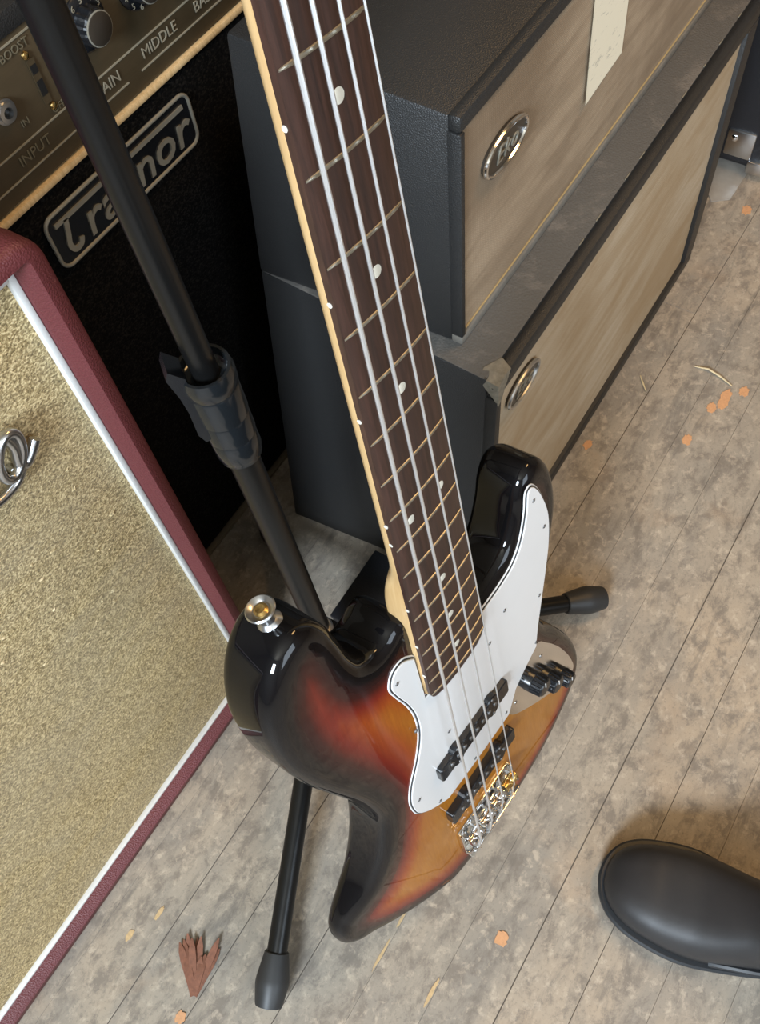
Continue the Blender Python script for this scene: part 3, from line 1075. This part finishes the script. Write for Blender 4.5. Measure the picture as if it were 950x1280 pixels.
secs = []
us = [265.0, 265.4, 266.5, 268.5, 271.5, 275] + [275 + (866 - 275) * k / 24 for k in range(1, 25)]
for u_ in us:
    h = hw(u_) + 0.4
    if u_ < 275:
        r = 10.0
        t = (275 - u_) / r
        h = h - r * (1 - math.sqrt(max(0, 1 - t * t))) * 0.62
    s = [(u_, h * (1 - k / 5), board_top(h * (1 - k / 5)) if k else board_top(h) - 0.5) for k in range(11)]
    s[-1] = (u_, -h, board_top(h) - 0.5)
    s += [(u_, -h, -5.0), (u_, h, -5.0)]
    secs.append(s)
G(loft('fretboard', secs, 'rosewood', bass))
secs = []
us = [266, 266.6, 268, 271, 290, 320, 345, 356, 364, 371, 378, 385, 392, 400, 410, 430, 470, 540, 620, 700, 780, 850, 866]
for u_ in us:
    h = hw(u_) + 0.3
    if u_ < 271:
        h -= (271 - u_) * 0.7
    t = max(0, min(1, (404 - u_) / 44)); t = t * t * (3 - 2 * t)
    pexp = 2.1 + t * 9
    D = (14.5 + (866 - u_) / 466 * 2.2) * (1 - t) + 20.0 * t
    s = []
    for k in range(17):
        a = PI * k / 16
        c_, s_ = math.cos(a), math.sin(a)
        s.append((u_, h * math.copysign(abs(c_) ** (2 / pexp), c_), -4.9 - D * abs(s_) ** (2 / pexp)))
    secs.append(s)
G(loft('neck', secs, 'maple', bass))
# headstock, nut and tuners above the frame
hs = catmull([(866, 19), (866, -19), (885, -24), (905, -36), (930, -44), (960, -46), (1000, -45), (1040, -42), (1062, -34), (1070, -18), (1062, -4), (1045, 6), (1040, 16), (1030, 22), (1000, 30), (960, 36), (920, 38), (890, 26)], 4)
hd = G(prism('headstock', hs, -24, -9, 'maple', bass, 1.0))
G(box('nut', 864, 868, -19, 19, -5, 2.5, 'guard_white', bass, 0.6))
for k in range(4):
    uu = 905 + 38 * k
    vv = 24 - 1.5 * k
    tn = G(lathe('tuner_post', [(9, -9), (9, -7.5), (4.5, -7), (4, 3), (5.5, 5), (5.5, 6)], 'chrome', bass, (uu, vv, 0), (0, 0, 1), 18))
    gsub(tn, tube('tuner_shaft', [(uu, vv, -28), (uu, vv + 38, -28)], 3.2, 'chrome', tn, 10))
    gsub(tn, lathe('tuner_key', [(2, 0), (11, 3), (12, 14), (8, 20)], 'chrome', tn, (uu, vv + 36, -28), (0, 1, 0), 16))

for fnum in range(1, 21):
    u_ = 864 * 2 ** (-fnum / 12)
    h = hw(u_) - 0.2
    V, Fc = [], []
    K = 8
    for k in range(K + 1):
        v_ = h * (1 - 2 * k / K)
        e = 0.5 if k in (0, K) else 1.0
        for a in range(5):
            an = PI * a / 4
            V.append((u_ + 1.0 * e * math.cos(an), v_, board_top(v_) - 0.15 + 0.95 * e * math.sin(an)))
    for k in range(K):
        for a in range(4):
            Fc.append((k * 5 + a, k * 5 + a + 1, (k + 1) * 5 + a + 1, (k + 1) * 5 + a))
    Fc += [tuple(range(5)), tuple(K * 5 + a for a in range(5))[::-1]]
    G(mobj('fret', V, Fc, 'fretwire', bass, True))
for fnum in (3, 5, 7, 9, 12, 15, 17, 19):
    u_ = 864 * (2 ** (-fnum / 12) + 2 ** (-(fnum - 1) / 12)) / 2
    for v_ in ((13, -13) if fnum == 12 else (0,)):
        G(lathe('inlay_dot', [(2.9, -1.0), (2.9, 0.06), (2.7, 0.1)], 'pearl', bass, (u_, v_, board_top(v_)), (0, 0, 1), 20))
    sh = hw(u_) + 0.4
    for du in ((8, -8) if fnum == 12 else (0,)):
        G(lathe('side_dot', [(1.3, -0.6), (1.3, 0.25)], 'pearl', bass, (u_ + du, sh, -4.2), (0, 1, 0), 12))

# pickguard of three plies
PG = [(318, 32), (327.5, 41), (327, 50), (317, 55.5), (302, 53), (280, 47), (257, 43.5), (231, 45), (206, 54), (181, 67.5), (163, 72.5), (149, 72.5), (136, 70), (122, 62), (109, 51), (97.5, 39),
      (95, 10), (94, -20), (93.5, -50.5), (105, -57), (118, -64), (128, -78), (139, -98), (158, -101), (200, -111.5), (232, -119.5), (258, -124.5), (288, -125.5), (312, -120), (330, -113), (337.5, -107.5), (337, -103.5),
      (320, -100), (303, -94.5), (290, -87.5), (281, -77), (277, -63), (275.5, -45), (275, -32.6)]
def soft(Pl, corners):
    """smooth the outline between kept corners"""
    out, run = [], [Pl[0]]
    for p in Pl[1:]:
        run.append(p)
        if p in corners:
            out += catmull(run, 5, False)[:-1]
            run = [p]
    out += catmull(run, 5, False)
    return out
pgp = soft(PG, {(97.5, 39), (93.5, -50.5), (118, -64), (139, -98)}) + [(264.0, -32.4), (263, 0), (264.0, 32.2)]
if poly_area(pgp) < 0:
    pgp = pgp[::-1]
guard = G(prism('pickguard', pgp, -8.1, -7.2, 'guard_white', bass, 0.35))
guard['label'] = 'white three-ply pickguard'
gsub(guard, prism('pickguard_ply', offset(pgp, -0.9), -8.85, -8.1, 'guard_black', guard))
gsub(guard, prism('pickguard_ply', offset(pgp, -1.9), -9.7, -8.85, 'guard_white', guard, 0.4))


def screw(parent, u_, v_, n_, r=2.6, mat='nickel'):
    s = lathe('screw', [(r, -0.6), (r, 0.05), (r * .75, 0.55), (r * .3, 0.35)], mat, parent, (u_, v_, n_), (0, 0, 1), 14)
    return gsub(parent, s)


for u_, v_ in ((316, 51), (243, 48.5), (155, 66), (112, 48), (323, -108), (281, -119), (205, -107), (146, -97.5), (103, -47), (101, 0), (190, 20), (230, -40), (245, -62)):
    screw(guard, u_, v_, -7.2, 1.7, 'pole')

# control plate, knobs, jack
CP = catmull([(140, -99), (128, -80), (117, -65), (105, -58.5), (93, -52), (80, -57), (68, -67), (48, -87), (22, -117), (4, -141), (0, -151), (8, -157), (31, -153), (60, -143), (88, -131), (118, -115)], 5)
plate = G(prism('control_plate', CP, -9.7, -7.9, 'chrome', bass, 0.3))
plate['label'] = 'polished chrome control plate'
for u_, v_ in ((95, -62), (12, -150), (112, -104)):
    screw(plate, u_, v_, -7.9, 2.1)
for (u_, v_), s in (((93, -88), 1.0), ((64, -109), 1.0), ((36, -131), 0.86)):
    kb = G(lathe('control_knob', [(10.2 * s, -7.9), (10.2 * s, -4.9), (9.4 * s, -4.4), (8.6 * s, 5.2), (7.6 * s, 6.2), (3, 6.3)], 'black_plastic', bass, (u_, v_, 0), (0, 0, 1), 26))
    gsub(kb, box('pointer_line', u_ + 2.0, u_ + 8.0 * s, v_ - 0.5, v_ + 0.5, 5.4, 6.5, 'guard_white', kb))
    for k in range(18):
        a = 2 * PI * k / 18
        r0, r1 = 9.35 * s, 8.75 * s
        gsub(kb, tube('knob_ridge', [(u_ + r0 * math.cos(a), v_ + r0 * math.sin(a), -4.2), (u_ + r1 * math.cos(a), v_ + r1 * math.sin(a), 4.6)], 0.7, 'black_plastic', kb, 5))
jack = G(lathe('output_jack', [(7, -7.9), (7, -6), (5.4, -5.8), (5.4, -2.6), (3.4, -2.4), (3.2, -7)], 'chrome', bass, (16, -143.5, 0), (0, 0, 1), 20))

# pickups with their ears and paired pole pieces
for uc, vc, ln in ((155, -3, 46), (66, -2, 47)):
    hwid = 9.6
    P = []
    for k in range(7):
        a = PI / 2 * k / 6
        P.append((hwid - 3 + 3 * math.cos(a), ln - 3 + 3 * math.sin(a)))
    for k in range(7):
        a = PI / 2 + PI / 2 * k / 6
        P.append((-hwid + 3 + 3 * math.cos(a), ln - 3 + 3 * math.sin(a)))
    def ear(sgn):
        q = []
        for c0 in (24, -24):
            for k in range(7):
                a = PI * k / 6
                q.append((-hwid - 4.0 * math.sin(a), c0 + 6 * math.cos(a)))
        return q
    P += ear(-1)
    P += [(-hwid + 3 + 3 * math.cos(PI + PI / 2 * k / 6), -ln + 3 + 3 * math.sin(PI + PI / 2 * k / 6)) for k in range(7)]
    P += [(hwid - 3 + 3 * math.cos(1.5 * PI + PI / 2 * k / 6), -ln + 3 + 3 * math.sin(1.5 * PI + PI / 2 * k / 6)) for k in range(7)]
    P += [(-a, -b_) for a, b_ in ear(1)]
    pk = G(prism('pickup', [(uc + a, vc + b_) for a, b_ in P], -9.6, -2.2, 'black_plastic', bass, 0.8))
    for k in range(4):
        vs = 28.5 - 19 * k
        vs *= 1 - 0.22 * uc / 300
        for dv in (-4.2, 4.2):
            gsub(pk, lathe('pole_piece', [(2.2, -3), (2.2, -1.7), (1.9, -1.4)], 'pole', pk, (uc, vs + dv, 0), (0, 0, 1), 14))
    for s in (1, -1):
        for c0 in (24, -24):
            screw(pk, uc + s * (hwid + 1.2), vc + c0, -2.2, 1.6, 'pole')

# bridge
br = G(box('bridge_plate', -32, 14, -40, 40, -9.6, -7.6, 'chrome', bass, 0.5))
gsub(br, box('tail_wall', -33.5, -31.5, -40, 40, -9.0, 2.5, 'chrome', br, 0.6))
for s in (-1, 1):
    gsub(br, box('side_lip', -32, 10, s * 40 - 0.9, s * 40 + 0.9, -8.5, -4.0, 'chrome', br, 0.4))
for u_, v_ in ((9, 32), (9, 0), (9, -32), (-24, 19), (-24, -19)):
    screw(br, u_, v_, -7.6, 3.4)
for k in range(4):
    vs = 28.5 - 19 * k
    us_ = (-3, -1.5, 0, 2)[k]
    mt = 'brass' if k == 3 else 'chrome'
    sd = G(tube('saddle', [(us_, vs - 8.6, 0.4), (us_, vs - 8.2, 0.4), (us_, vs - 0.9, 0.4), (us_, vs, 0.4), (us_, vs + 0.9, 0.4), (us_, vs + 8.2, 0.4), (us_, vs + 8.6, 0.4)], [4.2, 4.7, 4.7, 4.0, 4.7, 4.7, 4.2], mt, bass, 18))
    gsub(sd, tube('intonation_screw', [(-35.5, vs, 0.2), (us_ - 4, vs, 0.2)], 1.6, 'nickel', sd, 10))
    gsub(sd, lathe('screw_head', [(3.2, 0), (3.2, 1.2), (2.2, 2.4)], 'nickel', sd, (-33.4, vs, 0.2), (-1, 0, 0), 14))
    V = []
    for j in range(40):
        a = j * 1.25
        V.append((us_ - 4.5 - j * 0.6, vs + 2.6 * math.cos(a), 0.2 + 2.6 * math.sin(a)))
    gsub(sd, tube('spring', V, 0.45, 'nickel', sd, 5))
    for dv in (-6, 6):
        gsub(sd, tube('height_screw', [(us_, vs + dv, -7.6), (us_, vs + dv, 6.4)], 1.4, 'nickel', sd, 8))

# strings
for k, r in enumerate((1.15, 0.92, 0.74, 0.52)):
    vb, vn = 28.5 - 19 * k, 15.2 - 10.1 * k
    us_ = (-3, -1.5, 0, 2)[k]
    vt = 24 - 1.5 * (3 - k)
    G(tube('string', [(-31, vb, 0.5 + r), (us_ - 3, vb, 4.2 + r), (us_, vb, 5.2 + r), (us_ + 6, vb + (vn - vb) * 0.007, 5.2 + r), (864, vn, 1.6 + r), (880, vn * 1.05, -1.0), (905 + 38 * k, 24 - 1.5 * k + 4.2, -3)], r, 'string', bass, 8))

# strap button on the bass horn
sb = G(lathe('strap_button', [(6.8, -1.5), (7.2, 0), (6.6, 1.2), (4.6, 3.0), (4.2, 6.5), (5.2, 9.2), (7.8, 11.6), (8.3, 12.8), (7.6, 13.6), (5.4, 12.6), (4.6, 11.8)], 'nickel', bass, (436.5, 97, -30), (0.985, 0.1, -0.05), 28))
gsub(sb, lathe('screw', [(4.0, 11.4), (4.0, 12.4), (2.6, 13.2), (0.9, 12.6)], 'brass', sb, (436.5, 97, -30), (0.985, 0.1, -0.05), 18))
sb2 = G(lathe('strap_button', [(6.8, -1.5), (7.2, 0), (4.4, 3.0), (4.2, 6.5), (7.8, 11.6), (8.3, 12.8), (5.4, 13)], 'chrome', bass, (-88, -26, -30), (-1, 0, 0), 24))
tag(bass, 'sunburst four-string bass guitar with white pickguard hanging in the stand', 'bass guitar')

# ================================================================= shoe
shoe = empty('shoe', (0.205, -0.05, 0))
shoe.rotation_euler = (0, 0, math.radians(-180 + 13.5))
# local +Y runs from toe to heel, +X is the outer side


pts_in = [(0, 0.0), (0.012, 0.017), (0.04, 0.031), (0.10, 0.043), (0.2, 0.050), (0.32, 0.052), (0.5, 0.040), (0.65, 0.033), (0.85, 0.035), (0.95, 0.028), (1.0, 0.0)]
pts_out = [(0, 0.0), (0.012, 0.017), (0.04, 0.031), (0.10, 0.044), (0.2, 0.053), (0.32, 0.057), (0.5, 0.050), (0.65, 0.041), (0.85, 0.036), (0.95, 0.028), (1.0, 0.0)]
SHOE_TAB = []
for q_ in (pts_in, pts_out):
    full = [(x, -w) for x, w in q_[1:-1]][::-1] + list(q_) + [(x, -w) for x, w in q_[1:-1]][::-1]
    k0 = len(q_) - 2
    dense = catmull(full, 10, False)[k0 * 10:(k0 + len(q_) - 1) * 10 + 1]
    SHOE_TAB.append([(min(1.0, max(0.0, x)), max(0.0, w)) for x, w in dense])


def sole_half(t, side):
    """half width at t in 0..1 from toe tip to heel"""
    P_ = SHOE_TAB[0] if side < 0 else SHOE_TAB[1]
    for (a, x), (b_, y) in zip(P_, P_[1:]):
        if a <= t <= b_:
            k = (t - a) / (b_ - a + 1e-9)
            return x + (y - x) * k
    return 0.0


LEN = 0.295
ts = [0, 0.006, 0.012, 0.025, 0.04, 0.06, 0.08, 0.10, 0.14, 0.2, 0.26, 0.32, 0.4, 0.5, 0.58, 0.65, 0.75, 0.85, 0.91, 0.95, 0.98, 1.0]
outl = [(w, t * LEN) for t, w in SHOE_TAB[1][::2]] + [(-w, t * LEN) for t, w in SHOE_TAB[0][::2]][::-1][1:-1]
sol = prism('sole', outl, 0.0, 0.0122, 'sole', shoe, 0.0)
prism('welt', [(x * 1.075, (y - LEN / 2) * 1.026 + LEN / 2) for x, y in outl], 0.0125, 0.0200, 'sole', shoe, 0.0022)
secs = []
def up_h(t):
    P_ = [(0, 0.024), (0.02, 0.036), (0.06, 0.046), (0.12, 0.053), (0.2, 0.057), (0.3, 0.064), (0.4, 0.080), (0.5, 0.105), (0.56, 0.135), (1.0, 0.135)]
    for (a, x), (b_, y) in zip(P_, P_[1:]):
        if a <= t <= b_:
            k = (t - a) / (b_ - a)
            return x + (y - x) * k
tt = [0.004, 0.012, 0.025, 0.045, 0.07, 0.10, 0.14, 0.18, 0.22, 0.26, 0.30, 0.34, 0.38, 0.42, 0.46, 0.50, 0.54, 0.58, 0.64, 0.70, 0.78, 0.85, 0.91, 0.95, 0.975, 0.992]
for t in tt:
    hr, hl = sole_half(t, 1) * 0.955, sole_half(t, -1) * 0.955
    h = up_h(t)
    crease = -0.0014 * math.sin((t - 0.2) * 95) if 0.21 < t < 0.36 else 0.0
    topw = 1.0 if t < 0.4 else max(0.8, 1.0 - (t - 0.4) * 0.9)
    s = []
    for k in range(17):
        a = PI * k / 16
        c_, s_ = math.cos(a), math.sin(a)
        x = (hr if c_ > 0 else hl) * math.copysign(abs(c_) ** 0.62, c_)
        z = 0.0195 + (h - 0.0195 + crease * s_) * abs(s_) ** 0.72
        x *= 1 - (1 - topw) * s_
        s.append((x, t * LEN + 0.0012, z))
    secs.append(s)
loft('upper', secs, 'leather', shoe, 'all')
# stitched quarter seam and ankle shaft
seam = []
for k in range(13):
    a = PI * k / 12
    t = 0.66 - 0.05 * math.sin(a)
    c_, s_ = math.cos(a), math.sin(a)
    x = (sole_half(t, 1) if c_ > 0 else sole_half(t, -1)) * 0.965 * math.copysign(abs(c_) ** 0.62, c_)
    seam.append((x, t * LEN, 0.0205 + (up_h(t) - 0.0195) * abs(s_) ** 0.72))
tube('quarter_seam', seam, 0.0012, 'sole', shoe, 6)
sh = []
for z, sx, sy, yc in ((0.100, 0.030, 0.056, 0.212), (0.125, 0.033, 0.058, 0.215), (0.15, 0.036, 0.056, 0.218), (0.175, 0.039, 0.057, 0.220), (0.178, 0.0385, 0.0565, 0.220), (0.176, 0.035, 0.052, 0.220), (0.12, 0.028, 0.050, 0.215)):
    sh.append([(sx * math.cos(2 * PI * k / 24), yc + sy * math.sin(2 * PI * k / 24), z) for k in range(24)])
loft('ankle_shaft', sh, 'leather', shoe)
tube('side_strap', [(0.0520, 0.118, 0.026), (0.0505, 0.135, 0.034), (0.0475, 0.160, 0.038), (0.0430, 0.185, 0.040)], 0.0035, 'sole', shoe, 8)
tag(shoe, 'black leather shoe with a rounded toe and rubber welt standing on the floor', 'shoe')

# ================================================================= small things on the floor
cse = empty('storage_box', (0.36, 0.30, 0))
L(box('box_body', 0.300, 0.404, 0.262, 0.366, 0.0, 0.034, 'case', cse, 0.003))
L(box('box_lid', 0.299, 0.405, 0.261, 0.367, 0.0345, 0.042, 'case', cse, 0.002))
tag(cse, 'low black box on the floor under the neck beside the lower cabinet', 'box')

fc = empty('equipment_case', (1.5, 0.40, 0))
L(box('case_body', 1.315, 1.78, 0.195, 0.62, 0.012, 0.62, 'case', fc, 0.012, 3))
bk = L(box('corner_plate', 1.312, 1.322, 0.222, 0.268, 0.030, 0.078, 'nickel', fc, 0.003))
lathe('screw', [(0.006, 0), (0.006, 0.001), (0.003, 0.003)], 'chrome', bk, (1.312, 0.256, 0.064), (-1, 0, 0), 16)
L(box('corner_plate', 1.309, 1.345, 0.192, 0.225, 0.008, 0.032, 'nickel', fc, 0.004))
for fx in (1.36, 1.73):
    for fy in (0.24, 0.57):
        L(lathe('rubber_foot', [(0.015, 0), (0.015, 0.013)], 'rubber', fc, (fx, fy, 0)))
tag(fc, 'black vinyl case with metal corner plates past the end of the cabinets', 'case')

V, Fc = [], []
tp = [(1.232, 0.247), (1.262, 0.268), (1.30, 0.281), (1.352, 0.284), (1.384, 0.262), (1.388, 0.232), (1.326, 0.221), (1.25, 0.222)]
tape = prism('tape_strip', tp, 0.0006, 0.0016, 'tape')
tag(tape, 'strip of silver grey tape stuck to the floor before the black case', 'tape')

for pts, lab in (([(0.905, 0.137, 0.002), (0.908, 0.118, 0.004), (0.904, 0.098, 0.003), (0.897, 0.078, 0.002)], 'long curved straw lying beside the orange paint flecks'),
                 ([(0.853, 0.198, 0.0016), (0.842, 0.189, 0.002), (0.831, 0.179, 0.0016)], 'short straight straw lying near the lower cabinet')):
    tag(tube('straw', pts, [0.0006] + [0.0014] * (len(pts) - 2) + [0.0007], 'straw', None, 6), lab, 'straw')

# torn brown leaf: a fan of ragged strips joined at the stem
lf = empty('dried_leaf', (-0.128, 0.262, 0))
tipx, tipy = 0.0, 0.0
ra = random.Random(11)
for k in range(11):
    f = k / 10
    a = math.radians(54 - 50 * f)
    ln = 0.058 if not 6 <= k <= 8 else 0.042
    ln *= ra.uniform(0.86, 1.08)
    dx, dy = math.cos(a), math.sin(a)
    px, py = -dy, dx
    V, Fc = [], []
    for i in range(7):
        t = i / 6
        w = (0.0036 + 0.0008 * t) * (1.0 if i < 5 else (0.8 if i == 5 else 0.15))
        z = 0.0014 + 0.004 * math.sin(t * 2.2 + k) ** 2 * t + (0.0018 if k % 2 else 0.0)
        cx, cy = dx * ln * t, dy * ln * t
        for s in (-1, 1):
            V.append((cx + px * w * s, cy + py * w * s, z)); V.append((cx + px * w * s, cy + py * w * s, z - 0.0007))
    for i in range(6):
        b0 = i * 4
        Fc += [(b0, b0 + 2, b0 + 6, b0 + 4), (b0 + 1, b0 + 5, b0 + 7, b0 + 3), (b0, b0 + 4, b0 + 5, b0 + 1), (b0 + 2, b0 + 3, b0 + 7, b0 + 6)]
    mobj('leaf_strip', V, Fc, 'leaf', lf)
tag(lf, 'torn rust-brown dried leaf scrap lying on the boards near the stand foot', 'leaf')
